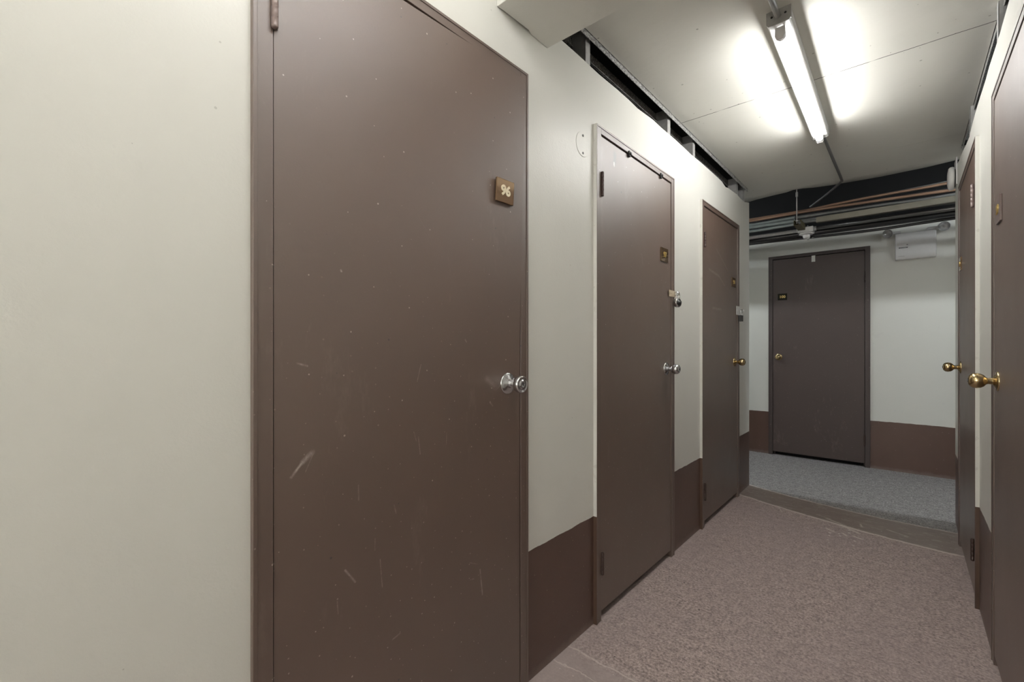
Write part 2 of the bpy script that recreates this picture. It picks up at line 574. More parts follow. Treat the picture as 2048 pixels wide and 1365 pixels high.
prof = [(-2.7, 2.16), (1.6, 2.16), (1.9, 2.165)]
y = 2.0
def rtop(y):
    T = [(1.9, 2.163), (2.8, 2.163), (3.2, 2.146), (3.5, 2.18), (3.97, 2.25)]
    for (a, b), (c, d) in zip(T, T[1:]):
        if a <= y <= c:
            return b + (d - b) * (y - a) / (c - a)
    return 2.25
while y < 3.9:
    prof.append((y, rtop(y) + random.uniform(-0.010, 0.006)))
    y += random.uniform(0.07, 0.2)
prof.append((YER, 2.262))
bm = NB()
wall_with_openings(bm, XR, XR + 0.013, -2.7, YER, prof, [(D[0] + g, D[1] - g, FT - g) for D in (R5, R6)])
struct('wall_right', bm, M['wall'], 'cream wall on the right with brown lower band', 'wall')
bm = NB(); bx(bm, XR + 0.0131, 3.0, YER - 0.012, YER, 0, 2.262)
struct('wall_return_right', bm, M['wall'], 'cream wall turning the corner on the right', 'wall')

FD = (-0.122, 0.699)
bm = NB()
for (xa, xb, za, zb) in ((-3.2, FD[0] + g, 0, 2.232), (FD[1] - g, 3.0, 0, 2.232), (FD[0] + g, FD[1] - g, 2.027 - g, 2.232)):
    bx(bm, xa, xb, YF, YF + 0.013, za, zb)
bmesh.ops.remove_doubles(bm, verts=bm.verts, dist=1e-5)
struct('wall_far', bm, M['wall'], 'cream wall across the end of the corridor with brown lower band', 'wall')

bm = NB(); bx(bm, -0.013, XR + 0.013, -2.75, -2.7, 0, CZ + .02)
struct('wall_near', bm, M['wall'], 'cream wall behind the viewer', 'wall')

# outer shell of lockers and ceiling space, its shade put into near-black colour
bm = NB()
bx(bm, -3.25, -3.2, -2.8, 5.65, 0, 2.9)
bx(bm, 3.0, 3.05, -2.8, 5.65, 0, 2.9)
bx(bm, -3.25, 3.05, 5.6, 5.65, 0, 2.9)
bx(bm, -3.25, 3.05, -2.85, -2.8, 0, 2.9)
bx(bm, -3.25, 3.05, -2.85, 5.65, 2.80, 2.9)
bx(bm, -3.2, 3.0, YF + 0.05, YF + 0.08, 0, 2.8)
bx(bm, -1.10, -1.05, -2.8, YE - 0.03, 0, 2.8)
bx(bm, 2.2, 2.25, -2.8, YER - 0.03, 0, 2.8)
struct('wall_outer', bm, M['dark'], 'shell coloured black for the unlit space above and behind the partitions', 'wall')

# ceiling boards with a ragged far edge, wider past the left wall's end
edge = [(-3.2, 4.24), (-0.6, 4.25), (-0.105, 4.262)]
random.seed(9)
for x_, y_ in [(0.0, 4.225), (0.12, 4.20), (0.22, 4.185), (0.27, 4.155), (0.33, 4.165), (0.40, 4.20), (0.5, 4.225), (0.62, 4.238), (0.80, 4.252), (0.95, 4.24), (1.05, 4.236), (1.20, 4.20), (1.5, 4.21), (3.0, 4.2)]:
    edge.append((x_, y_))
bm = NB()
poly = [(-0.0, -2.7), (XR + .02, -2.7), (1.203, 2.36), (1.203, YER), (3.0, YER)] + list(reversed(edge)) + [(-3.2, YE - 0.05), (0.006, YE - 0.05 - 0.0), (0.006, 3.79), (0.006, 1.0)]
A = [bm.verts.new((p[0], p[1], CZ)) for p in poly]
f = bm.faces.new(A)
ret = bmesh.ops.extrude_face_region(bm, geom=[f])
bmesh.ops.translate(bm, vec=(0, 0, 0.014), verts=[v for v in ret['geom'] if isinstance(v, bmesh.types.BMVert)])
bmesh.ops.triangulate(bm, faces=[f for f in bm.faces if len(f.verts) > 4])
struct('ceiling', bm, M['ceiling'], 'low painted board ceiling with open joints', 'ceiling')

# boxed beam crossing the corridor, with a thin crack at the wall
bm = NB()
prism(bm, [(0.0005, 1.004), (XR, 1.004), (XR, 1.264), (0.0005, 1.264), (0.0005, 1.17), (0.008, 1.15), (0.004, 1.03)], 2, 2.160, CZ)
struct('trim_1', bm, M['wallplain'], 'boxed cream beam across the ceiling above the first door', 'beam', bevel=0.002)

# top track of the open partition
bm = NB()
bx(bm, -0.082, 0.0009, 1.20, YE - 0.06, 2.3835, 2.386, 1)  # web gets the void black, standing for shade inside the track
bx(bm, 0.001, 0.003, 1.20, YE - 0.06, 2.332, 2.386)
bx(bm, -0.084, -0.082, 1.20, YE - 0.06, 2.336, 2.386)
bx(bm, -0.0819, -0.074, 1.20, YE - 0.06, 2.336, 2.339)
t = NT('speckled track')
sp = t.step(t.noise(130, 3, 0.8), 0.44, 0.6)
trk = t.out(t.mix(sp, (0.13, 0.13, 0.125), (0.52, 0.52, 0.50)), 0.5, 0.3)
struct('trim_2', bm, [trk, M['dark']], 'speckled galvanized track along the left edge of the ceiling', 'track')
bm = NB()
bx(bm, 1.206, 1.208, 1.4, YER - 0.05, 2.33, 2.384)
bx(bm, 1.206, 1.29, 1.4, YER - 0.05, 2.384, 2.386)
struct('trim_3', bm, trk, 'galvanized track along the right edge of the ceiling', 'track')

# ------------------------------------------------------------------ studs seen in the gaps
def stud(y0, label, side=0, deep=0.036):
    bm = NB()
    if side == 0:
        xa, xb = -0.078, -0.015
    else:
        xa, xb = XR + 0.015, XR + 0.08
    z0, z1 = 0.002, 2.383
    # C-section: web plus two flanges with lips
    bx(bm, xa, xb, y0, y0 + 0.0015, z0, z1)
    f0, f1 = (xb - 0.0015, xb) if side == 0 else (xa, xa + 0.0015)
    bx(bm, f0, f1, y0, y0 + deep, z0, z1)
    g0, g1 = (xa, xa + 0.0015) if side == 0 else (xb - 0.0015, xb)
    bx(bm, g0, g1, y0, y0 + deep, z0, z1)
    o = obj('metal_stud', bm, M['galv'])
    tag(o, label, 'stud', 'metal studs in the open tops of the partitions')
stud(1.535, 'metal stud in the top gap nearest the ceiling beam')
stud(2.352, 'metal stud in the top gap above the door with the combination lock', deep=0.04)
stud(2.730, 'metal stud in the top gap between the second and third left doors', deep=0.04)
stud(3.66, 'metal stud in the top gap above the third door, second from the corner', deep=0.03)
stud(3.83, 'metal stud at the corner end of the left top gap', deep=0.05)
stud(2.36, 'metal stud above the right wall near the closest right door corner', 1)
stud(3.30, 'metal stud above the right wall over the farther right door', 1)

# ------------------------------------------------------------------ doors
def frame_mesh(axis, y0, y1, face, sgn, zt=FT, wj=0.037, wall=0.0, proud_side=True):
    """hollow metal frame; axis 0: lies in a wall of constant x; sgn = outward direction"""
    bm = NB()
    def b(u0, u1, n0, n1, z0, z1, mi=0):
        if axis == 0:
            return bx(bm, min(n0, n1), max(n0, n1), u0, u1, z0, z1, mi)
        return bx(bm, u0, u1, min(n0, n1), max(n0, n1), z0, z1, mi)
    back = wall - sgn * 0.012
    hb = 0.030
    for u0, u1, st in ((y0, y0 + wj, 1), (y1 - wj, y1, -1)):
        b(u0, u1, face, back, 0.0, zt)
        if st == 1:
            b(u1 - 0.004, u1, back + sgn * .001, back - sgn * 0.08, 0.0, zt)
            b(u1 - 0.004, u1 + 0.014, face - sgn * 0.062, face - sgn * 0.075, 0.0, zt - hb)
        else:
            b(u0, u0 + 0.004, back + sgn * .001, back - sgn * 0.08, 0.0, zt)
            b(u0 - 0.014, u0 + 0.004, face - sgn * 0.062, face - sgn * 0.075, 0.0, zt - hb)
    b(y0 + wj, y1 - wj, face, back, zt - hb, zt)
    b(y0 + wj, y1 - wj, back, back - sgn * 0.08, zt - hb, zt - hb + 0.004)
    b(y0 + wj, y1 - wj, face - sgn * 0.062, face - sgn * 0.075, zt - hb - 0.014, zt - hb)
    # a fine raised outer lip all round
    lip = 0.008
    b(y0, y0 + lip, face, face + sgn * 0.002, 0.0, zt)
    b(y1 - lip, y1, face, face + sgn * 0.002, 0.0, zt)
    b(y0 + lip, y1 - lip, face, face + sgn * 0.002, zt - lip, zt)
    return bm

def return_mat(name):
    """outer edge of a frame: cream above the band, brown below, ragged brown edge"""
    t = NT(name)
    xyz = t.sep(t.coord())
    z = xyz[2]
    low = t.math('LESS_THAN', z, 0.433)
    n = t.noise(22, 5, 0.7)
    col = t.mix(t.math('MULTIPLY', t.step(n, 0.60, 0.64), 0.25), WALL, (0.35, 0.33, 0.28))
    col = t.mix(low, col, BROWN)
    return t.out(col, 0.4)
M['return'] = return_mat('frame edge paint')

def side_strip(door, axis, u, face, sgn, wall, zt=FT, mat='return'):
    """thin painted side of the frame that faces the viewer"""
    bm = NB()
    bx(bm, min(face + sgn * .001, wall), max(face + sgn * .001, wall), u - 0.0015, u - 0.0002, 0.0, zt)
    return obj('frame_edge', bm, M[mat], door)

def leaf_mesh(axis, u0, u1, front, sgn, z0, z1, warp=None, th=0.042):
    bm = NB()
    if warp is None:
        a, b = (min(front, front - sgn * th), max(front, front - sgn * th))
        if axis == 0:
            bx(bm, a, b, u0, u1, z0, z1)
        else:
            bx(bm, u0, u1, a, b, z0, z1)
        return bm
    nu, nz = 16, 40
    for layer in (0, 1):
        pass
    F = {}; Bk = {}
    for i in range(nu + 1):
        for j in range(nz + 1):
            u = u0 + (u1 - u0) * i / nu; z = z0 + (z1 - z0) * j / nz
            d = warp((u - u0) / (u1 - u0), z)
            F[i, j] = bm.verts.new((front + sgn * d, u, z))
            Bk[i, j] = bm.verts.new((front + sgn * d - sgn * th, u, z))
    for i in range(nu):
        for j in range(nz):
            for G in (F, Bk):
                f = bm.faces.new((G[i, j], G[i + 1, j], G[i + 1, j + 1], G[i, j + 1]))
                f.smooth = True
    rim = []
    for i in range(nu):
        bm.faces.new((F[i, 0], F[i + 1, 0], Bk[i + 1, 0], Bk[i, 0]))
        bm.faces.new((F[i, nz], F[i + 1, nz], Bk[i + 1, nz], Bk[i, nz]))
    for j in range(nz):
        bm.faces.new((F[0, j], F[0, j + 1], Bk[0, j + 1], Bk[0, j]))
        bm.faces.new((F[nu, j], F[nu, j + 1], Bk[nu, j + 1], Bk[nu, j]))
    for e in bm.edges:
        if len({f.smooth for f in e.link_faces}) > 1:
            e.smooth = False
    return bm

def knob(door, pos, normal, mat, style='ball'):
    n = Vector(normal)
    m = axis_m(pos, n)
    bm = NB()
    if style == 'tulip':
        lathe(bm, [(0.0115, 0.004), (0.0115, 0.020), (0.014, 0.026), (0.021, 0.036), (0.0255, 0.047), (0.0265, 0.056), (0.0245, 0.062), (0.0225, 0.063), (0.021, 0.0605), (0.0135, 0.0605), (0.0125, 0.0635), (0.006, 0.0645), (0.005, 0.061), (0, 0.061)], m, 36)
    else:
        lathe(bm, [(0.0110, 0.004), (0.0105, 0.024), (0.0125, 0.028), (0.0195, 0.033), (0.0245, 0.041), (0.0262, 0.050), (0.0248, 0.059), (0.0205, 0.066), (0.0135, 0.0705), (0.0085, 0.0715), (0.0075, 0.0695), (0.003, 0.0695), (0, 0.071)], m, 36)
    k = obj('door_knob', bm, mat, door)
    bm = NB()
    lathe(bm, [(0.0330, 0.0), (0.0330, 0.0025), (0.0310, 0.0045), (0.0230, 0.0060), (0.0150, 0.0115), (0.0125, 0.0125), (0.0, 0.0125)], m, 40)
    obj('rose', bm, mat, k)
    bm = NB()
    u = m @ Vector((0, 0, 0.0655 if style == 'tulip' else 0.0718))
    d = Vector((0, 0.0012, 0.005)) if abs(n.x) > .5 else Vector((0.0012, 0, 0.005))
    e = n * 0.0012
    lo = u - d - e; hi = u + d + e
    bx(bm, min(lo.x, hi.x), max(lo.x, hi.x), min(lo.y, hi.y), max(lo.y, hi.y), min(lo.z, hi.z), max(lo.z, hi.z))
    obj('keyway', bm, M['lockdark'], k)
    return k

def hinge(door, axis, u, n, sgn, z0, z1, mat, leaf_side=1, leafw=0.018):
    """knuckled barrel plus a leaf plate"""
    bm = NB()
    p = (n + sgn * 0.006, u, z0) if axis == 0 else (u, n + sgn * 0.006, z0)
    m = Matrix.Translation(p)
    h = z1 - z0; r = 0.0065
    pr = [(0, -0.003), (0.005, -0.003), (r, 0)]
    k = 5
    for i in range(k):
        a = h * i / k; b_ = h * (i + 1) / k
        pr += [(r, a + .001), (r, b_ - 0.0015), (r * .82, b_ - 0.0008)]
    pr += [(r, h), (0.005, h + 0.003), (0, h + 0.003)]
    lathe(bm, pr, m, 14)
    a, b_ = sorted((u, u + leaf_side * leafw)); c, d = sorted((n, n + sgn * 0.002))
    if axis == 0:
        bx(bm, c, d, a, b_, z0, z1)
    else:
        bx(bm, a, b_, c, d, z0, z1)
    return obj('hinge', bm, mat, door)

def plate(door, centre, normal, wd, ht, number, pm, dm, size=0.034, bold=0.0011, th=0.006):
    m = face_matrix(centre, normal)
    bm = NB()
    bx(bm, -wd / 2, wd / 2, -ht / 2, ht / 2, 0.0, th)
    bmesh.ops.transform(bm, matrix=m, verts=bm.verts)
    p = obj('number_plate', bm, pm, door, 0.0012)
    text_mesh('numerals', number, size, m @ Matrix.Translation((0, 0, th + 0.0012)), dm, p, 0.0012, bold)
    return p

def L(y, z, x=0.010):
    return (x, y, z)

rs = random.Random(12)
extra = []
for _ in range(12):
    y_, z_ = rs.uniform(.40, 1.05), rs.uniform(.25, 1.15)
    a_, l_ = rs.choice((rs.uniform(1.1, 2.0), rs.uniform(0, 3.1))), rs.uniform(.008, .045)
    extra.append((L(y_, z_), L(y_ + l_ * math.cos(a_), z_ + l_ * math.sin(a_)), rs.uniform(.0015, .0028), rs.uniform(.3, .6)))
M['door96'] = m_door('brown door paint worn', marks=extra + [
    (L(.388, .853), L(.410, .879), .004, .8), (L(.410, .879), L(.431, .896), .007, .7), (L(.504, .621), L(.528, .586), .0035, .6),
    (L(.400, 1.083), L(.420, 1.077), .003, .55), (L(.592, .613), L(.598, .546), .0022, .4), (L(.626, .407), L(.647, .412), .003, .5),
    (L(.923, .465), L(.933, .388), .0035, .5), (L(.965, .95), L(.976, .938), .004, .6), (L(.95, 1.02), L(.99, .99), .012, .22),
    (L(.864, 1.135), L(.868, 1.130), .003, .6), (L(.494, 1.285), L(.495, 1.283), .003, 1.0), (L(.70, 1.45), L(.74, 1.40), .003, .25)])
M['door97'] = m_door('brown door paint two', tone=1.03, marks=[
    (L(1.723, 1.897), L(1.724, 1.885), .006, 2.0), (L(1.99, 1.55), L(2.0, 1.50), .003, .3)], spots=[
    (L(1.730, 1.935), L(1.728, 1.905), .020, (0.045, 0.035, 0.03)), (L(1.789, 1.79), L(1.789, 1.787), .004, (0.01, .01, .01)), (L(1.7235, 1.897), L(1.7235, 1.888), .006, (0.8, .76, .7))])
M['door98'] = m_door('brown door paint three', tone=1.02, marks=[
    (L(2.95, 1.60), L(3.15, 1.58), .012, .35), (L(3.15, 1.58), L(3.27, 1.53), .008, .35), (L(3.02, 1.36), L(3.2, 1.36), .012, .35),
    (L(3.1, 1.75), L(3.35, 1.64), .008, .25)])
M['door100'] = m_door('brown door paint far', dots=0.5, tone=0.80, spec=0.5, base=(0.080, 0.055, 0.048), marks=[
    ((.613, 5.213, .254), (.617, 5.213, .038), .004, 1.3), ((.612, 5.213, .12), (.619, 5.213, .04), .005, 1.3), ((.15, 5.213, 1.06), (.15, 5.213, 1.05), .004, 1.0)])
M['door5'] = m_door('brown door paint five', tone=1.05, rough=0.38, bmp=0.15, dots=0.4)
M['door6'] = m_door('brown door paint six', tone=1.10, marks=[
    ((1.17, 2.16, 1.72), (1.17, 2.155, 1.60), .004, .6), ((1.17, 2.1, 1.36), (1.17, 2.06, 1.38), .003, .5), ((1.17, 2.14, .78), (1.17, 2.14, .76), .004, .9)])
M['frame'] = m_door('brown frame paint', tone=0.95)
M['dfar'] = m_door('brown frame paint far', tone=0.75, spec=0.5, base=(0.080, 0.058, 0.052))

# door 96 (nearest left)
d1 = thing('door_1', 'nearest brown door on the left wall, numbered 96', 'door', (0, 0.73, 0), kind='structure')
obj('door_frame', frame_mesh(0, D96[0], D96[1], 0.012, 1), M['frame'], d1, 0.0015)
def warp96(s, z):
    a = max(0.0, (z - 1.05) / 0.93)
    return 0.026 * (s ** 1.6) * (a ** 1.3)
obj('door_leaf', leaf_mesh(0, 0.3545, 1.1015, 0.010, 1, 0.03, 1.968, warp96), M['door96'], d1)
hinge(d1, 0, 0.3535, 0.012, 1, 1.742, 1.84, M['hingelight'], 1, 0.008)
hinge(d1, 0, 0.3535, 0.012, 1, 0.16, 0.26, M['hingelight'], 1, 0.008)
knob(d1, (0.010, 1.043, 1.001), (1, 0, 0), M['chrome'], 'tulip')
plate(d1, (0.0232, 1.012, 1.588), (1, -0.02, -0.06), 0.076, 0.070, '96', M['plate'], M['digit'], 0.040, 0.0016, 0.007)

# door 97
d2 = thing('door_2', 'second brown door on the left wall, with a dial padlock on its hasp', 'door', (0, 1.97, 0), kind='structure')
obj('door_frame', frame_mesh(0, D97[0], D97[1], 0.014, 1), M['frame'], d2, 0.0015)
side_strip(d2, 0, D97[0], 0.014, 1, 0.0)
obj('door_leaf', leaf_mesh(0, 1.6125, 2.334, 0.010, 1, 0.036, 1.973), M['door97'], d2, 0.0015)
hinge(d2, 0, 1.612, 0.012, 1, 1.728, 1.822, M['hinge'], 1, 0.012)
hinge(d2, 0, 1.612, 0.012, 1, 0.19, 0.275, M['hinge'], 1, 0.012)
knob(d2, (0.010, 2.275, 0.998), (1, 0, 0), M['chrome'], 'ball')
plate(d2, (0.010, 2.245, 1.583), (1, 0, 0), 0.086, 0.070, '97', M['plate'], M['digitgold'], 0.036, 0.0012)
for yy in (1.845, 2.190):
    bm = NB()
    bx(bm, 0.010, 0.020, yy, yy + 0.016, 1.962, 1.988)
    bx(bm, 0.018, 0.026, yy + 0.004, yy + 0.014, 1.968, 1.980)
    obj('stop_clip', bm, M['ink'], d2, 0.002)

# door 98
d3 = thing('door_3', 'third brown door on the left wall, with a wide white hasp plate', 'door', (0, 3.21, 0), kind='structure')
obj('door_frame', frame_mesh(0, D98[0], D98[1], 0.014, 1), M['frame'], d3, 0.0015)
side_strip(d3, 0, D98[0], 0.014, 1, 0.0)
obj('door_leaf', leaf_mesh(0, 2.8515, 3.576, 0.010, 1, 0.036, 1.973), M['door98'], d3, 0.0015)
hinge(d3, 0, 2.851, 0.012, 1, 1.725, 1.812, M['hinge'], 1, 0.012)
hinge(d3, 0, 2.851, 0.012, 1, 0.17, 0.27, M['hinge'], 1, 0.012)
knob(d3, (0.010, 3.51, 0.999), (1, 0, 0), M['brass'], 'ball')
plate(d3, (0.010, 3.475, 1.572), (1, 0, 0), 0.085, 0.068, '98', M['plate'], M['digitgold'], 0.036, 0.0012)

# door 100 (far wall)
d4 = thing('door_4', 'brown door numbered 100 in the far wall, below the cables', 'door', (0.29, YF, 0), kind='structure')
obj('door_frame', frame_mesh(1, FD[0], FD[1], YF - 0.014, -1, 2.027, wall=YF), M['dfar'], d4, 0.0015)
obj('door_leaf', leaf_mesh(1, FD[0] + 0.040, FD[1] - 0.040, YF - 0.010, -1, 0.036, 1.991), M['door100'], d4, 0.0015)
hinge(d4, 1, FD[1] - 0.039, YF - 0.012, -1, 1.700, 1.795, M['dfar'], -1, 0.010)
hinge(d4, 1, FD[1] - 0.039, YF - 0.012, -1, 0.20, 0.30, M['hinge'], -1, 0.010)
knob(d4, (-0.030, YF - 0.010, 1.000), (0, -1, 0), M['brass'], 'ball')
plate(d4, (0.003, YF - 0.010, 1.610), (0, -1, 0), 0.082, 0.066, '100', M['platedark'], M['digitgold'], 0.036, 0.0012)
bm = NB(); bx(bm, 0.250, 0.280, YF - 0.012, YF - 0.0102, 1.935, 1.995)
obj('paper_tag', bm, M['paper'], d4)

# door 5 (farther right)
d5 = thing('door_5', 'farther brown door on the right wall, beside the corner', 'door', (XR, 3.15, 0), kind='structure')
fx = XR - 0.012
obj('door_frame', frame_mesh(0, R5[0], R5[1], fx, -1, wall=XR), M['frame'], d5, 0.0015)
side_strip(d5, 0, R5[0], fx, -1, XR)
obj('door_leaf', leaf_mesh(0, R5[0] + 0.040, R5[1] - 0.040, fx + 0.003, -1, 0.036, 1.973), M['door5'], d5, 0.0015)
hinge(d5, 0, R5[0] + 0.039, fx, -1, 1.72, 1.815, M['hingelight'], 1, 0.010)
hinge(d5, 0, R5[0] + 0.039, fx, -1, 0.19, 0.28, M['hinge'], 1, 0.010)
knob(d5, (fx + 0.003, R5[1] - 0.095, 0.999), (-1, 0, 0), M['brass'], 'ball')
plate(d5, (fx + 0.003, R5[1] - 0.12, 1.560), (-1, 0, 0), 0.085, 0.070, '99', M['plate'], M['digitgold'], 0.036, 0.0012)

# door 6 (nearest right)
d6 = thing('door_6', 'nearest brown door on the right wall, cut by the right edge', 'door', (XR, 1.92, 0), kind='structure')
fx = XR - 0.004
obj('door_frame', frame_mesh(0, R6[0], R6[1], fx, -1, wall=XR), M['frame'], d6, 0.0015)
obj('door_leaf', leaf_mesh(0, R6[0] + 0.040, R6[1] - 0.040, fx + 0.002, -1, 0.036, 1.973), M['door6'], d6, 0.0015)
knob(d6, (fx + 0.002, 2.205, 0.999), (-1, 0, 0), M['brass'], 'ball')
plate(d6, (fx + 0.002, 2.160, 1.565), (-1, 0, 0), 0.085, 0.085, '99', M['hingelight'], M['digitgold'], 0.040, 0.0014)

# ------------------------------------------------------------------ hasps and padlocks
def hasp(door, y0, y1, x, z, h, mat, n=1):
    bm = NB()
    bx(bm, x, x + 0.0022, y0, y1, z - h / 2, z + h / 2)
    bx(bm, x + 0.0022, x + 0.004, y0 + 0.006, y0 + 0.012, z - 0.008, z + 0.008)
    for yy in (y0 + 0.012, y0 + 0.028):
        lathe(bm, [(0.0035, 0), (0.003, 0.0018), (0, 0.0022)], axis_m((x + 0.0022, yy, z), (1, 0, 0)), 10)
    o = obj('hasp', bm, mat, door, 0.0006)
    bm = NB()
    yy = y1 - 0.016
    tube(bm, [(x, yy, z + 0.008), (x + 0.018, yy, z + 0.009), (x + 0.024, yy, z), (x + 0.018, yy, z - 0.009), (x, yy, z - 0.008)], 0.0026, 8)
    obj('staple', bm, M['chrome'], o)

M['hasp_cream'] = m_plain('cream painted hasp', (0.50, 0.42, 0.30), 0.4)
hasp(d2, 2.300, 2.385, 0.0145, 1.393, 0.034, M['hasp_cream'])
hasp(d3, 3.530, 3.660, 0.0145, 1.375, 0.064, M['whitemetal'])

# dial padlock on door 97
pl = thing('padlock', 'round silver dial padlock hanging on the hasp of the second left door', 'padlock', (0.035, 2.375, 1.35))
bm = NB()
tube(bm, [(0.034, 2.358, 1.362), (0.034, 2.358, 1.386), (0.034, 2.364, 1.399), (0.034, 2.375, 1.403), (0.034, 2.386, 1.399), (0.034, 2.392, 1.386), (0.034, 2.392, 1.362)], 0.0035, 10)
obj('shackle', bm, M['chrome'], pl)
bm = NB()
m = axis_m((0.022, 2.375, 1.345), (1, -0.25, 0.05))
lathe(bm, [(0, 0), (0.021, 0.0), (0.0245, 0.003), (0.0245, 0.016), (0.0225, 0.019), (0, 0.019)], m, 32)
obj('lock_body', bm, M['chrome'], pl)
bm = NB()
lathe(bm, [(0.0185, 0.0188), (0.0180, 0.0225), (0.009, 0.0235), (0.008, 0.031), (0.0065, 0.032), (0, 0.032)], m, 28)
obj('dial', bm, M['lockdark'], pl)

# dark padlock on door 98
pl2 = thing('padlock', 'small dark laminated padlock hanging on the white hasp of the third left door', 'padlock', (0.035, 3.60, 1.32))
bm = NB()
tube(bm, [(0.030, 3.588, 1.340), (0.032, 3.588, 1.368), (0.032, 3.594, 1.380), (0.032, 3.606, 1.380), (0.032, 3.612, 1.368), (0.030, 3.612, 1.340)], 0.0036, 10)
obj('shackle', bm, M['chrome'], pl2)
bm = NB()
for k in range(6):
    bx(bm, 0.018, 0.040, 3.578, 3.622, 1.296 + k * 0.0075, 1.296 + k * 0.0075 + 0.0068)
bx(bm, 0.0195, 0.0385, 3.580, 3.620, 1.296, 1.340)
obj('lock_body', bm, M['lockdark'], pl2, 0.0008)

# ------------------------------------------------------------------ painted round cover
bc = thing('blank_cover', 'round blank cover painted over beside the second left door', 'cover plate', (0, 1.491, 1.90))
bm = NB()
lathe(bm, [(0.0475, 0), (0.0470, 0.0012), (0.0460, 0.0018), (0, 0.0020)], axis_m((0, 1.491, 1.90), (1, 0, 0)), 48, smooth=False)
obj('cover_disc', bm, M['wallplain'], bc)
for dz in (0.034, -0.034):
    bm = NB()
    lathe(bm, [(0.0048, 0.002), (0.0045, 0.0036), (0.0015, 0.0042), (0.0012, 0.0030), (0, 0.0030)], axis_m((0, 1.491, 1.90 + dz), (1, 0, 0)), 14)
    obj('screw', bm, M['galvdark'], bc)

# ------------------------------------------------------------------ fluorescent fixtures, several added out of view
def fixture(label, loc, rz, tube_mat, length=1.20):
    """strip light along local Y, top at local z=0"""
    r = thing('fluorescent_light', label, 'ceiling light', (0, 0, 0))
    hw, hh = 0.037, 0.050
    bm = NB()
    l2 = length / 2
    prism(bm, [(-hw, 0), (-hw, -hh + .004), (-hw + .004, -hh), (-0.012, -hh), (-0.010, -hh + 0.004), (0.010, -hh + 0.004), (0.012, -hh), (hw - .004, -hh), (hw, -hh + .004), (hw, -0.030), (hw - .002, -0.029), (hw - .002, -0.024), (hw, -0.023), (hw, 0)], 1, -l2, l2)
    obj('housing', bm, M['whitemetal'], r)
    bm = NB()
    lathe(bm, [(0.0155, -l2 + 0.05), (0.0158, -l2 + 0.055), (0.0158, l2 - 0.055), (0.0155, l2 - 0.05)], axis_m((0, 0, -hh - 0.023), (0, 1, 0)), 20)
    obj('tube', bm, tube_mat, r)
    for s in (-1, 1):
        bm = NB()
        lathe(bm, [(0.0160, 0.0), (0.0160, 0.014), (0.0, 0.0145)], axis_m((0, s * (l2 - 0.055), -hh - 0.023), (0, s, 0)), 20)
        obj('tube_cap', bm, M['galv'], r)
        bm = NB()
        ya, yb = sorted((s * (l2 - 0.040), s * (l2 - 0.022)))
        prism(bm, [(-0.016, -hh), (0.016, -hh), (0.018, -hh - 0.030), (0.012, -hh - 0.043), (-0.012, -hh - 0.043), (-0.018, -hh - 0.030)], 1, ya, yb)
        obj('lamp_holder', bm, M['whiteplastic'], r, 0.003)
        bm = NB()
        ya, yb = sorted((s * (l2 + 0.0005), s * (l2 + 0.0025)))
        prism(bm, [(-hw - .003, 0.002), (-hw - .003, -hh + .006), (-hw + 0.004, -hh - .003), (hw - 0.004, -hh - .003), (hw + .003, -hh + .006), (hw + .003, 0.002)], 1, ya, yb)
        # folded lip of the end plate
        ya2, yb2 = sorted((s * (l2 + 0.0005), s * (l2 - 0.012)))
        bx(bm, -hw - .003, -hw - .0005, ya2, yb2, -hh + .004, 0)
        bx(bm, hw + .0005, hw + .003, ya2, yb2, -hh + .004, 0)
        e = obj('end_plate', bm, M['galv'], r)
        for sx in (-0.022, 0.022):
            bm = NB()
            lathe(bm, [(0.0042, 0), (0.0035, 0.002), (0, 0.0026)], axis_m((sx, s * (l2 + 0.0025), -0.022), (0, s, 0)), 12)
            obj('screw', bm, M['lockdark'], e)
    r.location = loc
    r.rotation_euler = (0, 0, rz)
    return r

fixture('lit strip light on the ceiling over the corridor', (0.585, 2.485, CZ - 0.0005), math.radians(0.7), M['tube_main'])
fixture('unseen lit strip light on the ceiling above the viewer', (0.62, 0.30, CZ - 0.0005), 0, M['tube_top_unseen'])  # out of view, suggested by the door sheen; added for overall brightness
wl = fixture('unseen strip light added on the wall behind the viewer', (0.589, -2.6985, 1.55), 0, M['tube_end_fill'], 1.1)  # invented lamp, added as frontal fill for the corridor
wl.rotation_euler = (PI / 2, 0, PI / 2)
wl.rotation_euler = Matrix(((0, 1, 0), (0, 0, -1), (-1, 0, 0))).to_euler()
fixture('unseen strip light added in the side passage right of the far door', (2.1, 4.05, CZ - 0.0005), PI / 2, M['tube_side_unseen'])  # invented lamp, added to brighten the far passage
fixture('unseen lit strip light in the side passage left of the far door', (-1.25, 4.05, CZ - 0.0005), PI / 2, M['tube_side_unseen'])  # out of view, suggested by the bluish corner glow; added for brightness

def tag_tube(name, pts, r, mat, label, cat, group=None, flat=1.0, seg=12, smooth=True):
    bm = NB(); tube(bm, pts, r, seg, 8, smooth, flat)
    return tag(obj(name, bm, mat), label, cat, group)

tag_tube('conduit', [(0.590, 1.2645, 2.331), (0.590, 1.882, 2.331)], 0.0105, M['galv'], 'steel conduit from the beam to the near end of the strip light', 'conduit', smooth=False)
bm = NB()
tube(bm, [(0.583, 3.09, 2.337), (0.585, 3.6, 2.338), (0.588, 4.06, 2.338), (0.580, 4.125, 2.337), (0.545, 4.18, 2.325), (0.46, 4.28, 2.295), (0.385, 4.36, 2.270), (0.352, 4.392, 2.259)], 0.0085, 12, 8)
tag(obj('conduit', bm, M['galvdark']), 'dull thin conduit bending from the strip light over to the cables', 'conduit')

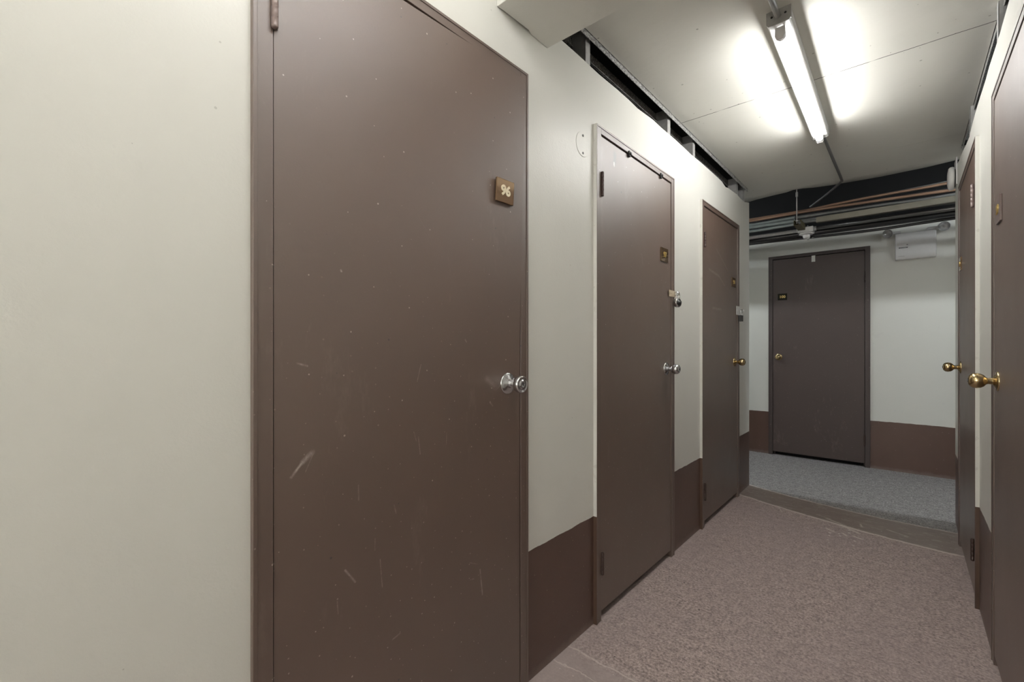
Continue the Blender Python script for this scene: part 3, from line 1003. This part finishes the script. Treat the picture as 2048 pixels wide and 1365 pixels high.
# ------------------------------------------------------------------ services above the far passage
BY = 4.40
XA, XB = -3.0, 2.8
def run(ys, zs, wob=0.006, seed=0, xa=XA, xb=XB):
    """points along x; ys, zs lists interpolated"""
    rnd = random.Random(seed)
    xs = [xa, -1.2, -0.7, -0.35, 0.0, 0.3, 0.55, 0.8, 1.05, 1.3, 1.8, xb]
    xs = sorted(set([v for v in xs if xa <= v <= xb] + [xa, xb]))
    out = []
    def ip(tab, x):
        for (a, va), (b, vb) in zip(tab, tab[1:]):
            if a <= x <= b:
                return va + (vb - va) * (x - a) / (b - a)
        return tab[0][1] if x < tab[0][0] else tab[-1][1]
    for x in xs:
        out.append((x, ip(ys, x) + rnd.uniform(-wob, wob), ip(zs, x) + rnd.uniform(-wob, wob)))
    return out

tag_tube('conduit', [(XA, BY, 2.077), (0.28, BY, 2.077)], 0.0150, M['galv'], 'shiny steel conduit left of the square junction box', 'conduit', smooth=False, seg=18)
tag_tube('conduit', [(0.37, BY, 2.077), (XB, BY, 2.080)], 0.0150, M['galvdark'], 'steel conduit right of the square junction box', 'conduit', smooth=False, seg=18)
tag_tube('pipe', [(XA, BY + 0.085, 2.067), (XB, BY + 0.085, 2.060)], 0.0260, M['blackcable'], 'black pipe just behind the steel conduit', 'pipe', smooth=False, seg=18)
# black sagging cable under the pipe
tag_tube('cable', run([(XA, BY + .130), (XB, BY + .130)], [(XA, 2.045), (0.0, 2.046), (0.5, 2.030), (0.9, 2.028), (1.3, 2.034), (XB, 2.04)], 0.003, 3), 0.011, M['blackcable'], 'black cable sagging lowest under the pipes', 'cable')
# tan cables
tag_tube('cable', run([(XA, BY), (XB, BY)], [(XA, 2.235), (-0.31, 2.236), (0.3, 2.240), (0.56, 2.252), (0.85, 2.258), (1.24, 2.262), (XB, 2.27)], 0.003, 5), 0.0100, M['copper'], 'topmost tan cable under the ceiling slot', 'cable')
tag_tube('cable', run([(XA, BY - .02), (XB, BY - .02)], [(XA, 2.215), (-0.31, 2.218), (0.3, 2.222), (0.56, 2.222), (0.85, 2.212), (1.24, 2.203), (XB, 2.20)], 0.003, 6), 0.0110, M['copper'], 'lower tan cable splitting away from the topmost one', 'cable')
tag_tube('cable', run([(XA, BY + .03), (XB, BY + .03)], [(XA, 2.225), (-0.31, 2.226), (0.5, 2.232), (0.85, 2.232), (1.24, 2.226), (XB, 2.22)], 0.004, 7), 0.0085, M['blackcable'], 'black cable running between the two tan cables', 'cable')
tag_tube('cable', run([(XA, BY + .05), (XB, BY + .05)], [(XA, 2.262), (-0.31, 2.262), (0.3, 2.252), (0.7, 2.275), (1.24, 2.290), (XB, 2.29)], 0.003, 8), 0.0040, M['greycable'], 'thin grey wire above the tan cables', 'cable')
tag_tube('cable', run([(XA, BY + .01), (XB, BY + .01)], [(XA, 2.198), (-0.31, 2.200), (0.3, 2.203), (1.24, 2.184), (XB, 2.18)], 0.003, 9), 0.0085, M['blackcable'], 'black cable just under the lower tan cable', 'cable')
# grey cables right of the strut
for i, (dy, z, r_, lab) in enumerate([(-0.03, 2.172, 0.0115, 'upper grey cable over the junction box'), (0.0, 2.150, 0.0125, 'middle grey cable over the junction box'), (-0.02, 2.126, 0.0120, 'lowest grey cable resting on the olive strut')]):
    tag_tube('cable', run([(0.26, BY + dy), (XB, BY + dy)], [(0.26, z + 0.008), (0.9, z + 0.0), (1.25, z - 0.006), (XB, z)], 0.004, 20 + i, 0.26), r_, M['greycable'], lab, 'cable')
# flat duct left of the strut
for i, (dy, z, r_, lab) in enumerate([(-0.03, 2.182, 0.0125, 'upper blue grey duct at the left corner'), (-0.04, 2.155, 0.0150, 'middle blue grey duct with printing at the left corner'), (-0.03, 2.125, 0.0130, 'lower blue grey duct at the left corner')]):
    tag_tube('cable', run([(XA, BY + dy), (0.30, BY + dy)], [(XA, z), (-0.31, z), (0.30, z + 0.002)], 0.003, 30 + i, XA, 0.25), r_, M['bluegrey'], lab, 'duct')
# flat olive-grey strap channel at right
bm = NB()
bx(bm, 0.40, XB, BY - 0.075, BY - 0.072, 2.112, 2.150)
bx(bm, 0.40, XB, BY - 0.072, BY - 0.030, 2.108, 2.112)
tag(obj('cable_tray', bm, m_plain('tray steel', (0.20, 0.19, 0.155), 0.45, 0.5, 0.3, 9)), 'shallow grey cable tray beneath the tan cables', 'cable tray')

# hanger rod and strut
bm = NB()
tube(bm, [(0.292, 4.172, 2.50), (0.292, 4.172, 2.085)], 0.0040, 10, smooth=False)
lathe(bm, [(0, 0), (0.0085, 0), (0.0085, 0.035), (0, 0.035)], Matrix.Translation((0.292, 4.172, 2.300)), 6, smooth=False)
lathe(bm, [(0, 0), (0.0090, 0), (0.0090, 0.010), (0, 0.010)], Matrix.Translation((0.292, 4.172, 2.102)), 6, smooth=False)
hr = tag(obj('hanger_rod', bm, M['galv']), 'threaded rod hanging from the ceiling edge to the olive strut', 'rod')
bm = NB()
prism(bm, [(0.275, 2.066), (0.325, 2.066), (0.325, 2.108), (0.313, 2.108), (0.313, 2.105), (0.322, 2.105), (0.322, 2.069), (0.278, 2.069), (0.278, 2.105), (0.287, 2.105), (0.287, 2.108), (0.275, 2.108)], 1, 4.145, 4.343)
tag(obj('strut', bm, M['olive']), 'olive channel strut carrying the cables under the hanger rod', 'strut')

# octagonal junction box with lamp holder
jb = thing('junction_box', 'small square junction box with a bare lampholder below the cables', 'junction box', (0.323, BY, 2.02))
bm = NB()
bx(bm, 0.272, 0.378, BY - 0.05, BY + 0.05, 2.046, 2.092)
obj('box_body', bm, M['galv'], jb, 0.003)
for xx, s in ((0.272, -1), (0.378, 1)):
    bm = NB()
    lathe(bm, [(0.019, 0), (0.019, 0.014), (0.016, 0.016)], axis_m((xx, BY, 2.077), (s, 0, 0)), 8, smooth=False)
    obj('connector', bm, M['galv'], jb)
bm = NB()
lathe(bm, [(0, 2.046), (0.052, 2.046), (0.054, 2.040), (0.050, 2.036), (0.030, 2.033), (0, 2.033)], Matrix.Translation((0.325, BY, 0)), 8, smooth=False)
obj('cover', bm, M['whiteplastic'], jb)
bm = NB()
lathe(bm, [(0.026, 2.034), (0.026, 2.015), (0.021, 2.005), (0.0, 2.005)], Matrix.Translation((0.325, BY, 0)), 20)
obj('lamp_holder', bm, M['whiteplastic'], jb)
bm = NB()
lathe(bm, [(0.014, 2.007), (0.013, 1.998), (0.006, 1.990), (0, 1.989)], Matrix.Translation((0.335, BY, 0)), 16)
obj('socket', bm, M['galv'], jb)
for dx in (-0.03, 0.012):
    bm = NB()
    lathe(bm, [(0, 0), (0.006, 0), (0.006, 0.008), (0.0035, 0.009), (0.0035, 0.014), (0, 0.014)], Matrix.Translation((0.325 + dx, BY - 0.02, 2.092)), 10)
    obj('bolt', bm, M['galv'], jb)

# ------------------------------------------------------------------ emergency light on the far wall
el = thing('emergency_light', 'white twin-head emergency light on the far wall right of the door', 'emergency light', (1.005, YF, 1.86))
bm = NB(); bx(bm, 0.872, 1.136, YF - 0.066, YF, 1.866, 2.096)
obj('housing', bm, M['whiteplastic'], el, 0.006, )
bm = NB()
YP = YF - 0.066
bx(bm, 0.896, 0.956, YP - 0.0006, YP + .0004, 1.9640, 1.9720)
bx(bm, 0.947, 0.957, YP - 0.0006, YP + .0004, 1.988, 1.994)
obj('logo_bar', bm, M['ink'], el)
bm = NB()
for xx in (0.908, 0.917, 0.926, 0.934, 0.941):
    bx(bm, xx, xx + 0.0035, YP - 0.0012, YP - 0.0005, 1.966, 1.9695)
obj('logo_marks', bm, M['whiteplastic'], el)
bm = NB()
bx(bm, 0.895, 0.899, YP - 0.0006, YP + .0004, 1.893, 1.898)
for k in range(6):
    bx(bm, 0.903 + k * 0.0055, 0.9065 + k * 0.0055, YP - 0.0006, YP + .0004, 1.893, 1.8975)
obj('small_print', bm, M['greyink'], el)
for cx_, sx, head in ((0.838, 1, (0.828, 5.165, 2.106)), (1.172, -1, (1.180, 5.165, 2.112))):
    # arm from the top of the housing
    ax = 0.905 if sx > 0 else 1.085
    bm = NB()
    p0 = Vector((ax, YF - 0.04, 2.096)); p1 = Vector((head[0] + sx * 0.022, YF - 0.055, 2.122 if sx > 0 else 2.13))
    bx(bm, min(p0.x, p1.x) - 0.008, max(p0.x, p1.x) + 0.004, YF - 0.060, YF - 0.030, 2.098, 2.118)
    a = obj('arm', bm, M['whiteplastic'], el, 0.004)
    # lamp head: a shallow bowl with its reflector and lens
    dirn = Vector((-0.45 if sx > 0 else 0.05, -1.0, -0.35))
    m = axis_m(Vector(head) - dirn.normalized() * 0.025, dirn)
    bm = NB()
    lathe(bm, [(0, 0), (0.016, 0.002), (0.030, 0.014), (0.038, 0.030), (0.040, 0.040), (0.0375, 0.040)], m, 28)
    h = obj('lamp_head', bm, M['whiteplastic'], el)
    bm = NB()
    lathe(bm, [(0.0375, 0.0395), (0.030, 0.022), (0.016, 0.010), (0.006, 0.008), (0.005, 0.022), (0, 0.023)], m, 28)
    obj('reflector', bm, M['glass'], h)
    bm = NB()
    lathe(bm, [(0.0376, 0.0385), (0.028, 0.0420), (0, 0.0435)], m, 28)
    obj('lens', bm, M['lens'], h)

# ------------------------------------------------------------------ alarm at the end of the right wall
al = thing('smoke_alarm', 'white round alarm on the end of the right wall near the cables', 'alarm', (XR, 3.875, 2.16))
ac = (XR - 0.012, 3.880, 2.150)
bm = NB()
bx(bm, XR - 0.006, XR, 3.82, 3.945, 2.10, 2.262)
obj('base_plate', bm, M['whiteplastic'], al, 0.001)
bm = NB()
m = axis_m((XR - 0.012, ac[1], ac[2]), (-1, 0, 0))
lathe(bm, [(0, 0), (0.066, 0), (0.070, 0.006), (0.069, 0.018), (0.062, 0.025), (0.040, 0.029), (0, 0.030)], m, 40)
obj('housing', bm, M['whitemetal'], al)
bm = NB()
lathe(bm, [(0.055, -0.007), (0.055, 0.001)], m, 24)
obj('mounting_ring', bm, M['ink'], al)
bm = NB()
for k in range(3):
    bx(bm, XR - 0.0385, XR - 0.0370, 3.838 + k * 0.010, 3.844 + k * 0.010, 2.132 + k * 0.003, 2.172 - k * 0.008)
obj('print', bm, M['greyink'], al)

# ------------------------------------------------------------------ bits glimpsed through the left gap
bm = NB(); bx(bm, -0.60, -0.16, 2.62, 3.06, 2.05, 2.415)
sb = obj('storage_box', bm, M['cardboard'], None, 0.003)
tag(sb, 'brown box stored behind the left wall, seen through the top gap', 'box')
bm = NB()
m = axis_m((-0.1595, 2.93, 2.385), (1, 0, 0))
lathe(bm, [(0.020, 0.0), (0.045, 0.0), (0.045, 0.018), (0.020, 0.018), (0.020, 0.0)], m, 28)
tag(obj('tape_roll', bm, M['paper']), 'white ring-shaped roll in front of the brown box in the top gap', 'tape')
